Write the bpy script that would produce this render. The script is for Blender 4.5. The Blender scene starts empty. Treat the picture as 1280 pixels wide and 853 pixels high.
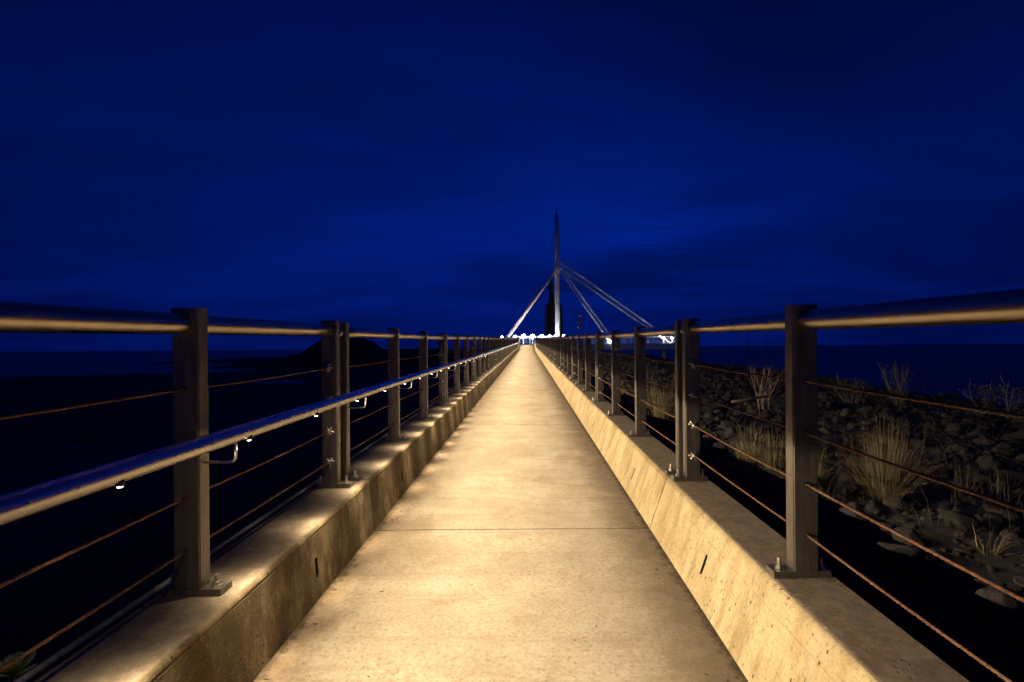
import bpy, bmesh, math, random
from mathutils import Vector, Matrix, noise
random.seed(7)
R = math.radians
scene = bpy.context.scene
C = scene.collection

# ------------------------------------------------------------------ camera
H_EYE = 1.44
cd = bpy.data.cameras.new('camera'); cam = bpy.data.objects.new('camera', cd); C.objects.link(cam)
cd.sensor_width = 36; cd.lens = 18.0; cd.clip_start = 0.02; cd.clip_end = 30000
cd.shift_y = 0.0062; cd.shift_x = -0.0156
cam.matrix_world = (Matrix.Translation((0, 0, H_EYE)) @ Matrix.Rotation(R(90), 4, 'X') @ Matrix.Rotation(R(-0.47), 4, 'Z'))
scene.camera = cam

# ------------------------------------------------------------------ world: blue hour sky with thin cloud
world = bpy.data.worlds.new('World'); scene.world = world; world.use_nodes = True
wn = world.node_tree.nodes; wl = world.node_tree.links
for n in list(wn): wn.remove(n)
wout = wn.new('ShaderNodeOutputWorld'); bg = wn.new('ShaderNodeBackground')
wl.new(bg.outputs[0], wout.inputs[0])
tc = wn.new('ShaderNodeTexCoord')
sep = wn.new('ShaderNodeSeparateXYZ'); wl.new(tc.outputs['Generated'], sep.inputs[0])
def wmath(op, a, b=None, c=None):
    n = wn.new('ShaderNodeMath'); n.operation = op
    for i, v in enumerate((a, b, c)):
        if v is None: continue
        if isinstance(v, (int, float)): n.inputs[i].default_value = v
        else: wl.new(v, n.inputs[i])
    return n.outputs[0]
grad = wn.new('ShaderNodeValToRGB'); wl.new(sep.outputs['Z'], grad.inputs[0])
el = grad.color_ramp.elements
el[0].position = 0.0; el[0].color = (0.0001, 0.0054, 0.098, 1)
el[1].position = 0.60; el[1].color = (0.0001, 0.0026, 0.045, 1)
e = el.new(0.10); e.color = (0.0001, 0.0072, 0.122, 1)
e = el.new(0.24); e.color = (0.0001, 0.0090, 0.140, 1)
e = el.new(0.40); e.color = (0.0001, 0.0060, 0.096, 1)
# cloud layer: direction projected on a flat ceiling so streaks flatten towards the horizon
zc = wmath('ADD', wmath('MAXIMUM', sep.outputs['Z'], 0.0), 0.16)
cx = wmath('DIVIDE', sep.outputs['X'], zc); cy = wmath('DIVIDE', sep.outputs['Y'], zc)
comb = wn.new('ShaderNodeCombineXYZ'); wl.new(cx, comb.inputs[0]); wl.new(cy, comb.inputs[1])
mp = wn.new('ShaderNodeMapping'); mp.inputs['Scale'].default_value = (0.55, 0.95, 1); mp.inputs['Location'].default_value = (4.1, 2.3, 0)
mp.inputs['Rotation'].default_value = (0, 0, 0.35)
wl.new(comb.outputs[0], mp.inputs[0])
nz = wn.new('ShaderNodeTexNoise'); nz.inputs['Scale'].default_value = 1.0; nz.inputs['Detail'].default_value = 6
nz.inputs['Roughness'].default_value = 0.48; nz.inputs['Distortion'].default_value = 0.5
wl.new(mp.outputs[0], nz.inputs['Vector'])
mr = wn.new('ShaderNodeMapRange'); mr.interpolation_type = 'SMOOTHSTEP'
mr.inputs['From Min'].default_value = 0.30; mr.inputs['From Max'].default_value = 0.70
mr.inputs['To Min'].default_value = 0.74; mr.inputs['To Max'].default_value = 1.24
wl.new(nz.outputs[0], mr.inputs[0])
mp2 = wn.new('ShaderNodeMapping'); mp2.inputs['Scale'].default_value = (1.1, 3.2, 1); mp2.inputs['Rotation'].default_value = (0, 0, 0.2)
wl.new(comb.outputs[0], mp2.inputs[0])
nz2 = wn.new('ShaderNodeTexNoise'); nz2.inputs['Scale'].default_value = 1.3; nz2.inputs['Detail'].default_value = 7; nz2.inputs['Roughness'].default_value = 0.55; nz2.inputs['Distortion'].default_value = 0.8
wl.new(mp2.outputs[0], nz2.inputs['Vector'])
mr2 = wn.new('ShaderNodeMapRange'); mr2.interpolation_type = 'SMOOTHSTEP'
for i_, q_ in zip((1,2,3,4), (0.3, 0.72, 0.94, 1.08)): mr2.inputs[i_].default_value = q_
wl.new(nz2.outputs[0], mr2.inputs[0])
both = wmath('MULTIPLY', mr.outputs[0], mr2.outputs[0])
# a low cloud bank: pale upper edge, dark belly
edge = wmath('ADD', wmath('MULTIPLY', sep.outputs['X'], 0.10), wmath('MULTIPLY', wmath('SUBTRACT', nz2.outputs[0], 0.5), 0.10))
dd = wmath('SUBTRACT', sep.outputs['Z'], wmath('ADD', edge, 0.185))
def wrange(v, a, b_, c, d_):
    n = wn.new('ShaderNodeMapRange'); n.interpolation_type = 'SMOOTHSTEP'; wl.new(v, n.inputs[0])
    for i_, q_ in zip((1,2,3,4), (a, b_, c, d_)): n.inputs[i_].default_value = q_
    return n.outputs[0]
mask = wmath('MULTIPLY', wrange(sep.outputs['X'], 0.02, 0.2, 0, 1), wrange(sep.outputs['X'], 0.30, 0.55, 1, 0))
mask = wmath('MULTIPLY', mask, wrange(sep.outputs['Y'], 0.2, 0.6, 0, 1))
lit = wmath('MULTIPLY', wrange(dd, 0.03, 0.0, 0, 1), wrange(dd, -0.045, 0.0, 0, 1))
bel = wmath('MULTIPLY', wrange(dd, -0.01, -0.055, 0, 1), wrange(dd, -0.13, -0.06, 0, 1))
bank = wmath('ADD', 1.0, wmath('MULTIPLY', mask, wmath('SUBTRACT', wmath('MULTIPLY', lit, 0.36), wmath('MULTIPLY', bel, 0.25))))
both = wmath('MULTIPLY', both, bank)
# the glow is strongest ahead and a little left, weaker to both sides
both = wmath('MULTIPLY', both, wmath('MULTIPLY', wrange(sep.outputs['X'], 0.05, 0.75, 1.05, 0.66), wrange(sep.outputs['X'], -0.85, -0.30, 0.66, 1.03)))
mul = wn.new('ShaderNodeVectorMath'); mul.operation = 'SCALE'
wl.new(grad.outputs[0], mul.inputs[0]); wl.new(both, mul.inputs['Scale'])
az = wn.new('ShaderNodeMapRange'); az.interpolation_type = 'SMOOTHSTEP'   # the dusk glow lies ahead; the night side is behind
for i_, q_ in zip((1,2,3,4), (-0.7, 0.7, 0.85, 1.0)): az.inputs[i_].default_value = q_
wl.new(sep.outputs['Y'], az.inputs[0])
mul2 = wn.new('ShaderNodeVectorMath'); mul2.operation = 'SCALE'
wl.new(mul.outputs[0], mul2.inputs[0]); wl.new(az.outputs[0], mul2.inputs['Scale'])
wl.new(mul2.outputs[0], bg.inputs['Color']); bg.inputs['Strength'].default_value = 1.0

# ------------------------------------------------------------------ render settings
vs = scene.view_settings
scene.display_settings.display_device = 'sRGB'
vs.view_transform = 'Standard'; vs.look = 'None'; vs.exposure = 0; vs.gamma = 1
cy_ = scene.cycles
cy_.use_denoising = True; cy_.use_light_tree = True
cy_.max_bounces = 6; cy_.diffuse_bounces = 3; cy_.glossy_bounces = 3
cy_.caustics_reflective = False; cy_.caustics_refractive = False
cy_.sample_clamp_indirect = 3.0

# ------------------------------------------------------------------ helpers
class MB:
    """collects geometry for ONE mesh object"""
    def __init__(s): s.v = []; s.f = []; s.sm = []
    def add(s, verts, faces, smooth=False):
        b = len(s.v); s.v += [tuple(v) for v in verts]
        s.f += [tuple(i + b for i in f) for f in faces]; s.sm += [smooth] * len(faces)
    def box(s, x0, x1, y0, y1, z0, z1, dz=0.0):
        """axis box; dz lifts the far (y1) end (grade)"""
        v = [(x0,y0,z0),(x1,y0,z0),(x1,y1,z0+dz),(x0,y1,z0+dz),(x0,y0,z1),(x1,y0,z1),(x1,y1,z1+dz),(x0,y1,z1+dz)]
        s.add(v, [(3,2,1,0),(4,5,6,7),(0,1,5,4),(1,2,6,5),(2,3,7,6),(3,0,4,7)])
    def tube(s, pts, rad, n=12, cap=True, smooth=True):
        pts = [Vector(p) for p in pts]; m = len(pts)
        rads = rad if isinstance(rad, (list, tuple)) else [rad] * m
        rings = []; up = None
        for i, p in enumerate(pts):
            t = (pts[min(i+1, m-1)] - pts[max(i-1, 0)]).normalized()
            if up is None:
                up = Vector((0,0,1)) if abs(t.z) < 0.9 else Vector((1,0,0))
            a = t.cross(up).normalized(); b = a.cross(t).normalized(); up = b
            rings.append([p + (a*math.cos(2*math.pi*k/n) + b*math.sin(2*math.pi*k/n)) * rads[i] for k in range(n)])
        base = len(s.v)
        for r in rings: s.v += [tuple(q) for q in r]
        for i in range(m-1):
            for k in range(n):
                k2 = (k+1) % n
                s.f.append((base+i*n+k, base+i*n+k2, base+(i+1)*n+k2, base+(i+1)*n+k)); s.sm.append(smooth)
        if cap:
            s.f.append(tuple(base+k for k in reversed(range(n)))); s.sm.append(False)
            s.f.append(tuple(base+(m-1)*n+k for k in range(n))); s.sm.append(False)
    def lathe(s, cx, cy, prof, n=16, smooth=True):
        """prof: list of (radius, z) from bottom to top"""
        base = len(s.v)
        for r, z in prof:
            for k in range(n):
                a = 2*math.pi*k/n; s.v.append((cx + r*math.cos(a), cy + r*math.sin(a), z))
        for i in range(len(prof)-1):
            for k in range(n):
                k2 = (k+1) % n
                s.f.append((base+i*n+k, base+i*n+k2, base+(i+1)*n+k2, base+(i+1)*n+k)); s.sm.append(smooth)
        s.f.append(tuple(base+k for k in reversed(range(n)))); s.sm.append(False)
        s.f.append(tuple(base+(len(prof)-1)*n+k for k in range(n))); s.sm.append(False)
    def prism_y(s, prof, y0, y1, dz=0.0, smooth=False):
        """closed XZ profile extruded along Y"""
        n = len(prof)
        v = [(x, y0, z) for x, z in prof] + [(x, y1, z+dz) for x, z in prof]
        area = sum(prof[i][0]*prof[(i+1)%n][1] - prof[(i+1)%n][0]*prof[i][1] for i in range(n))
        f = []
        for i in range(n):
            j = (i+1) % n
            f.append((i, j, n+j, n+i) if area < 0 else (j, i, n+i, n+j))
        a, b = tuple(range(n)), tuple(range(n, 2*n))
        if area > 0: f += [a, b[::-1]]
        else: f += [a[::-1], b]
        s.add(v, f, smooth)
    def mesh(s, name, mat):
        me = bpy.data.meshes.new(name); me.from_pydata(s.v, [], s.f)
        me.polygons.foreach_set('use_smooth', s.sm); me.materials.append(mat); me.update()
        return me
    def build(s, name, mat, parent=None, loc=None):
        o = bpy.data.objects.new(name, s.mesh(name, mat)); C.objects.link(o)
        if parent is not None: o.parent = parent
        if loc is not None: o.location = loc
        return o

def bevel(o, width, min_len=0.0, segments=2, angle=60):
    bm = bmesh.new(); bm.from_mesh(o.data)
    es = [e for e in bm.edges if len(e.link_faces) == 2 and e.calc_face_angle(0) > R(angle) and e.calc_length() >= min_len]
    bmesh.ops.bevel(bm, geom=es, offset=width, segments=segments, affect='EDGES', profile=0.5, clamp_overlap=True)
    bm.to_mesh(o.data); bm.free()

def tag(o, label=None, cat=None, group=None, kind=None):
    if label: o['label'] = label
    if cat: o['category'] = cat
    if group: o['group'] = group
    if kind: o['kind'] = kind
    return o
def empty(name, loc=(0,0,0), rz=0.0):
    o = bpy.data.objects.new(name, None); C.objects.link(o); o.location = loc; o.rotation_euler = (0,0,rz)
    o.empty_display_size = 0.1; return o
def copy_tree(o, kids, parent=None):
    c = o.copy(); C.objects.link(c)
    if parent is not None: c.parent = parent
    for ch in kids.get(o.name, ()): copy_tree(ch, kids, c)
    return c
def kid_map():
    d = {}
    for o in bpy.data.objects:
        if o.parent: d.setdefault(o.parent.name, []).append(o)
    return d

# ------------------------------------------------------------------ materials
class Mat:
    def __init__(s, name, base, rough=0.7, metal=0.0):
        s.m = bpy.data.materials.new(name); s.m.use_nodes = True
        s.n = s.m.node_tree.nodes; s.l = s.m.node_tree.links
        s.b = s.n['Principled BSDF']
        s.b.inputs['Base Color'].default_value = (*base, 1); s.b.inputs['Roughness'].default_value = rough
        s.b.inputs['Metallic'].default_value = metal
        s.pos = s.n.new('ShaderNodeNewGeometry').outputs['Position']
    def lk(s, v, inp):
        if isinstance(v, (int, float)): inp.default_value = v
        elif isinstance(v, tuple): inp.default_value = (*v, 1) if len(v) == 3 and len(inp.default_value) == 4 else v
        else: s.l.new(v, inp)
    def scaled(s, sc, src=None):
        n = s.n.new('ShaderNodeMapping'); n.inputs['Scale'].default_value = sc; s.l.new(src or s.pos, n.inputs[0]); return n.outputs[0]
    def noise(s, scale, detail=4, rough=0.55, vec=None, dist=0.0):
        n = s.n.new('ShaderNodeTexNoise'); n.inputs['Scale'].default_value = scale; n.inputs['Detail'].default_value = detail
        n.inputs['Roughness'].default_value = rough; n.inputs['Distortion'].default_value = dist
        s.l.new(vec or s.pos, n.inputs['Vector']); return n.outputs[0]
    def voro(s, scale, vec=None, feature='F1'):
        n = s.n.new('ShaderNodeTexVoronoi'); n.feature = feature; n.inputs['Scale'].default_value = scale
        s.l.new(vec or s.pos, n.inputs['Vector']); return n.outputs['Distance']
    def rng(s, v, a, b, c=0.0, d=1.0, smooth=True):
        n = s.n.new('ShaderNodeMapRange'); n.interpolation_type = 'SMOOTHSTEP' if smooth else 'LINEAR'
        for i, q in zip((1,2,3,4), (a,b,c,d)): n.inputs[i].default_value = q
        s.l.new(v, n.inputs[0]); return n.outputs[0]
    def math(s, op, a, b=0.0):
        n = s.n.new('ShaderNodeMath'); n.operation = op; s.lk(a, n.inputs[0]); s.lk(b, n.inputs[1]); return n.outputs[0]
    def mix(s, f, a, b, mode='MIX'):
        n = s.n.new('ShaderNodeMix'); n.data_type = 'RGBA'; n.blend_type = mode
        s.lk(f, n.inputs[0]); s.lk(a, n.inputs[6]); s.lk(b, n.inputs[7]); return n.outputs[2]
    def xyz(s):
        n = s.n.new('ShaderNodeSeparateXYZ'); s.l.new(s.pos, n.inputs[0]); return n.outputs
    def color(s, v): s.l.new(v, s.b.inputs['Base Color'])
    def roughness(s, v): s.l.new(v, s.b.inputs['Roughness'])
    def bump(s, h, strength=0.3, dist=0.01):
        n = s.n.new('ShaderNodeBump'); n.inputs['Strength'].default_value = strength; n.inputs['Distance'].default_value = dist
        s.l.new(h, n.inputs['Height'])
        prev = s.b.inputs['Normal'].links
        if prev: s.l.new(prev[0].from_socket, n.inputs['Normal'])
        s.l.new(n.outputs[0], s.b.inputs['Normal'])

def mat_path():
    m = Mat('path_concrete', (0.42,0.36,0.28), 0.9); m.b.inputs['Specular IOR Level'].default_value = 0.15
    big = m.noise(1.3, 6, 0.65); mid = m.noise(6, 6, 0.7); sand = m.noise(48, 5, 0.75); fine = m.noise(130, 4, 0.75); grit = m.noise(380, 2, 0.6)
    c = m.mix(m.rng(big, 0.32, 0.68), (0.32,0.265,0.195), (0.45,0.39,0.305))
    c = m.mix(m.rng(mid, 0.45, 0.70, 0, 0.6), c, (0.29,0.225,0.15))
    c = m.mix(m.rng(sand, 0.50, 0.66, 0, 0.75), c, (0.22,0.165,0.105))
    c = m.mix(m.rng(sand, 0.46, 0.30, 0, 0.45), c, (0.58,0.51,0.41))
    c = m.mix(m.rng(fine, 0.52, 0.72, 0, 0.6), c, (0.20,0.155,0.11))
    c = m.mix(m.rng(grit, 0.55, 0.70, 0, 0.5), c, (0.62,0.56,0.46))
    # cross streaks left by the broom, rust-brown water marks
    st = m.noise(1.0, 5, 0.65, m.scaled((0.7, 10, 1)))
    c = m.mix(m.rng(st, 0.50, 0.72, 0, 0.45), c, (0.26,0.20,0.135))
    wm = m.noise(0.8, 4, 0.6, None, 1.5)
    c = m.mix(m.rng(wm, 0.56, 0.66, 0, 0.4), c, (0.24,0.17,0.10))
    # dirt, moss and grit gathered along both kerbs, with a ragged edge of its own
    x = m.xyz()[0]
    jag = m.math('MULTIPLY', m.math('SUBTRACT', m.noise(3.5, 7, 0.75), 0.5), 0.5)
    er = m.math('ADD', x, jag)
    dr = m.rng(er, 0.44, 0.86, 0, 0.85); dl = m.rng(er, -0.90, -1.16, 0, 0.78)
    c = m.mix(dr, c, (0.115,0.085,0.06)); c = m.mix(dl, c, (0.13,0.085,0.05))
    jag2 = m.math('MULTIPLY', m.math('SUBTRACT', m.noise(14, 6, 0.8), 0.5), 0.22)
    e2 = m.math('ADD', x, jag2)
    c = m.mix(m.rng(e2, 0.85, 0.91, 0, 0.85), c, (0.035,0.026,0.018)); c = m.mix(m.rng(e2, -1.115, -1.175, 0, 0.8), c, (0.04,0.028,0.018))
    sp = m.rng(m.voro(7.5), 0.03, 0.055, 1, 0); sp = m.math('MULTIPLY', sp, m.rng(m.noise(2.3, 2), 0.46, 0.56))
    c = m.mix(m.math('MULTIPLY', sp, 0.85), c, (0.06,0.045,0.03))
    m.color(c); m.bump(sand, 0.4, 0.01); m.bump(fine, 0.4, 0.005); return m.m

def mat_kerb():
    m = Mat('kerb_concrete', (0.38,0.31,0.2), 0.9); m.b.inputs['Specular IOR Level'].default_value = 0.15
    big = m.noise(2.2, 6, 0.65); mid = m.noise(13, 6, 0.75); sand = m.noise(60, 5, 0.75); fine = m.noise(150, 4, 0.75)
    c = m.mix(m.rng(big, 0.33, 0.67), (0.29,0.22,0.115), (0.43,0.345,0.205))
    c = m.mix(m.rng(mid, 0.48, 0.68, 0, 0.7), c, (0.29,0.24,0.17))
    # run-off streaks down the faces, pale lime and brown algae
    st = m.noise(1.0, 6, 0.7, m.scaled((6, 8, 0.8)))
    c = m.mix(m.rng(st, 0.46, 0.66, 0, 0.6), c, (0.17,0.12,0.055))
    st2 = m.noise(1.0, 4, 0.65, m.scaled((4, 4.1, 0.5)))
    c = m.mix(m.rng(st2, 0.54, 0.70, 0, 0.65), c, (0.48,0.41,0.29))
    # the left kerb is the weathered one: brown algae over most of its face
    p3 = m.xyz()
    lf = m.rng(p3[0], -0.3, -0.6)
    al = m.noise(1.0, 6, 0.72, m.scaled((2, 3.2, 1.6)))
    c = m.mix(m.math('MULTIPLY', lf, m.rng(al, 0.36, 0.56, 0.40, 0.95)), c, (0.062,0.045,0.022))
    c = m.mix(m.rng(sand, 0.50, 0.68, 0, 0.6), c, (0.15,0.11,0.06))
    c = m.mix(m.rng(sand, 0.44, 0.30, 0, 0.4), c, (0.56,0.47,0.31))
    c = m.mix(m.rng(fine, 0.54, 0.72, 0, 0.6), c, (0.12,0.09,0.05))
    # air-bubble holes
    ho = m.rng(m.voro(34, m.scaled((1,1,0.5))), 0.10, 0.20, 1, 0)
    ho = m.math('MULTIPLY', ho, m.rng(m.noise(8, 3), 0.45, 0.56))
    c = m.mix(m.math('MULTIPLY', ho, 0.9), c, (0.045,0.033,0.02))
    # greyer, lichen-spotted tops: decided by the true face direction
    gn = m.n.new('ShaderNodeNewGeometry'); sn = m.n.new('ShaderNodeSeparateXYZ'); m.l.new(gn.outputs['True Normal'], sn.inputs[0])
    top = m.rng(sn.outputs[2], 0.85, 0.99)
    tcol = m.mix(m.rng(mid, 0.35, 0.68), (0.13,0.10,0.075), (0.21,0.17,0.125))
    tcol = m.mix(m.rng(sand, 0.50, 0.68, 0, 0.6), tcol, (0.11,0.085,0.065))
    tcol = m.mix(m.rng(fine, 0.54, 0.72, 0, 0.5), tcol, (0.34,0.29,0.23))
    li = m.math('MULTIPLY', m.rng(m.voro(8, m.scaled((1,1.6,1))), 0.05, 0.13, 1, 0), m.rng(m.noise(3, 2), 0.44, 0.55))
    tcol = m.mix(m.math('MULTIPLY', li, m.rng(mid, 0.4, 0.6, 0.2, 0.75)), tcol, (0.5,0.45,0.38))
    c = m.mix(top, c, tcol)
    m.color(c); m.bump(sand, 0.35, 0.006); m.bump(fine, 0.3, 0.004); m.bump(m.math('SUBTRACT', 1.0, ho), 0.8, 0.008); m.bump(mid, 0.3, 0.012); return m.m

def mat_steel(name, base, rough, metal=1.0, streak=(30,3,30), wear=0.3, bmp=0.05):
    m = Mat(name, base, rough, metal)
    n = m.noise(1.0, 4, 0.65, m.scaled(streak)); d = m.noise(14, 4, 0.7)
    c = m.mix(m.rng(n, 0.35, 0.7), tuple(b*(1-wear) for b in base), tuple(min(1, b*1.1) for b in base))
    c = m.mix(m.rng(d, 0.55, 0.75, 0, wear*1.3), c, tuple(b*0.45 for b in base))
    m.color(c); m.roughness(m.rng(d, 0.3, 0.7, rough*0.95, min(1, rough*1.08))); m.bump(n, bmp, 0.003); return m.m

def mat_rust():
    m = Mat('rusty_cable', (0.2,0.09,0.04), 0.75, 0.15)
    n = m.noise(70, 4, 0.7); k = m.noise(3.0, 2)
    c = m.mix(m.rng(n, 0.35, 0.65), (0.05,0.018,0.008), (0.16,0.066,0.028))
    c = m.mix(m.rng(k, 0.5, 0.68, 0, 0.5), c, (0.16,0.10,0.06))
    m.color(c); m.bump(n, 0.4, 0.002); return m.m

def mat_plain(name, c1, c2, rough=0.85, scale=6, bump=0.3, metal=0.0, dist=0.02):
    m = Mat(name, c1, rough, metal); n = m.noise(scale, 5, 0.65)
    m.color(m.mix(m.rng(n, 0.33, 0.68), c1, c2)); m.bump(n, bump, dist); return m.m

def mat_rock():
    m = Mat('rock', (0.14,0.12,0.1), 0.85)
    oi = m.n.new('ShaderNodeObjectInfo')
    n = m.noise(5, 6, 0.7); f = m.noise(40, 4, 0.7)
    c = m.mix(m.rng(n, 0.35, 0.7), (0.006,0.005,0.0045), (0.032,0.026,0.022))
    c = m.mix(m.rng(f, 0.5, 0.75, 0, 0.6), c, (0.022,0.019,0.017))
    c = m.mix(m.math('MULTIPLY', oi.outputs['Random'], 0.45), c, (0.025,0.016,0.012))
    m.color(c); m.bump(n, 0.5, 0.05); m.bump(f, 0.4, 0.012); return m.m

def mat_sea():
    m = Mat('sea_water', (0.001,0.003,0.009), 0.3); m.b.inputs['Specular IOR Level'].default_value = 0.24
    m.b.inputs['IOR'].default_value = 1.33
    a = m.noise(1.0, 5, 0.6, m.scaled((0.10, 0.22, 1))); b = m.noise(1.0, 4, 0.6, m.scaled((0.6, 1.3, 1)))
    m.bump(a, 0.9, 1.2); m.bump(b, 0.6, 0.25); return m.m

def mat_grass():
    m = Mat('dry_grass', (0.3,0.25,0.13), 0.8)
    at = m.n.new('ShaderNodeAttribute'); at.attribute_name = 'shade'
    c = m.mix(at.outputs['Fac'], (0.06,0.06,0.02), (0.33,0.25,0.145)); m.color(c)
    m.b.inputs['Subsurface Weight'].default_value = 0.0; return m.m

def mat_emit(name, col, strength):
    m = bpy.data.materials.new(name); m.use_nodes = True; n = m.node_tree.nodes
    b = n['Principled BSDF']; b.inputs['Base Color'].default_value = (0.8,0.8,0.8,1)
    b.inputs['Emission Color'].default_value = (*col,1); b.inputs['Emission Strength'].default_value = strength
    m.cycles.emission_sampling = 'NONE'; return m

M = dict(
    path=mat_path(), kerb=mat_kerb(),
    post=mat_steel('bronze_grey_steel', (0.15,0.13,0.11), 0.38, 0.6, (30,30,3)),
    rail=mat_steel('top_rail_steel', (0.58,0.50,0.40), 0.30, 1.0, (40,2,40), 0.12, 0.02),
    hand=mat_steel('handrail_steel', (0.86,0.80,0.71), 0.28, 1.0, (60,1.5,60), 0.04, 0.004),
    bolt=mat_steel('bolt_steel', (0.5,0.46,0.4), 0.4, 1.0, (50,50,50)),
    crimp=mat_steel('crimp_steel', (0.72,0.66,0.58), 0.35, 0.9, (60,60,60)),
    rust=mat_rust(), rock=mat_rock(), sea=mat_sea(), grass=mat_grass(),
    soil=mat_plain('dark_soil', (0.008,0.007,0.006), (0.022,0.018,0.014), 0.95, 2.5, 0.6, 0, 0.08),
    headland=mat_plain('headland_rock', (0.012,0.012,0.012), (0.03,0.028,0.025), 0.95, 0.3, 0.6, 0, 0.3),
    white=mat_plain('white_painted_steel', (0.78,0.78,0.78), (0.86,0.86,0.86), 0.45, 1.5, 0.05),
    fascia=mat_plain('deck_fascia', (0.6,0.64,0.66), (0.72,0.75,0.77), 0.6, 1.5, 0.1),
    tower=mat_plain('dark_stone', (0.018,0.017,0.017), (0.05,0.045,0.045), 0.9, 1.2, 0.5),
    signal=mat_plain('signal_paint', (0.10,0.08,0.06), (0.2,0.16,0.12), 0.6, 3, 0.1),
    hole=mat_plain('hole_dark', (0.008,0.007,0.006), (0.02,0.017,0.013), 0.95, 30, 0.2),
    rubber=mat_plain('black_rubber', (0.012,0.012,0.012), (0.03,0.03,0.03), 0.7, 30, 0.2),
    twig=mat_plain('twig_bark', (0.12,0.09,0.065), (0.25,0.2,0.15), 0.85, 20, 0.3),
    litter=mat_plain('dead_leaf', (0.035,0.022,0.013), (0.10,0.065,0.035), 0.9, 60, 0.3),
    leaf=mat_plain('shrub_leaf', (0.035,0.04,0.015), (0.09,0.085,0.035), 0.75, 9, 0.1),
    succ=mat_plain('succulent_leaf', (0.26,0.36,0.06), (0.48,0.52,0.10), 0.4, 25, 0.1),
    pipe=mat_plain('grey_pipe', (0.2,0.19,0.18), (0.36,0.34,0.31), 0.7, 20, 0.2),
    led=mat_emit('led_lens', (1.0,0.88,0.70), 14.0),
    strip=mat_emit('lamp_bloom', (0.95,0.95,1.0), 2.8),  # added glow surface for the bloom between the far lamps
    globe=mat_emit('lamp_globe', (0.92,0.95,1.0), 60.0),
)

# ------------------------------------------------------------------ pier lay-out (Y runs along the walkway)
G = 0.0153; MOD = 4.78; Y0 = -0.94; NM = 14; GR = 0.082
YR = Y0 + NM*MOD                                     # ramp starts
def pz(y): return G*y if y <= YR else G*YR + GR*(y-YR)
N_ALL = NM + 2
YE = Y0 + N_ALL*MOD
SEA = -4.0
KH = 0.39
XL_P, XL_T, XL_O = -1.176, -1.215, -1.555
XR_P, XR_T, XR_O = 0.912, 1.050, 1.345

# ---- walkway slabs (pieces of the path)
path = tag(empty('walkway', (0,0,0)), kind='structure')
def slab_mesh(y_len, grade):
    b = MB(); g = 0.009; z = lambda y: grade*y
    xs = [XL_P-0.03] + [XL_P + (XR_P-XL_P)*i/8 for i in range(9)] + [XR_P+0.03]
    b.prism_y([(XL_P-0.05,-0.25),(XR_P+0.05,-0.25),(XR_P+0.05,-0.006),(XR_P+0.045,0.0),(XL_P-0.045,0.0),(XL_P-0.05,-0.006)],
              g, y_len-g, dz=grade*(y_len-2*g))
    return b.mesh('slab', M['path'])
sm_flat = slab_mesh(MOD, G); sm_ramp = slab_mesh(MOD, GR)
for m in range(-1, N_ALL):
    y = Y0 + m*MOD + 0.05
    me = sm_flat if m < NM else sm_ramp
    o = bpy.data.objects.new('slab', me); C.objects.link(o); o.parent = path; o.location = (0, y, pz(y))

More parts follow.
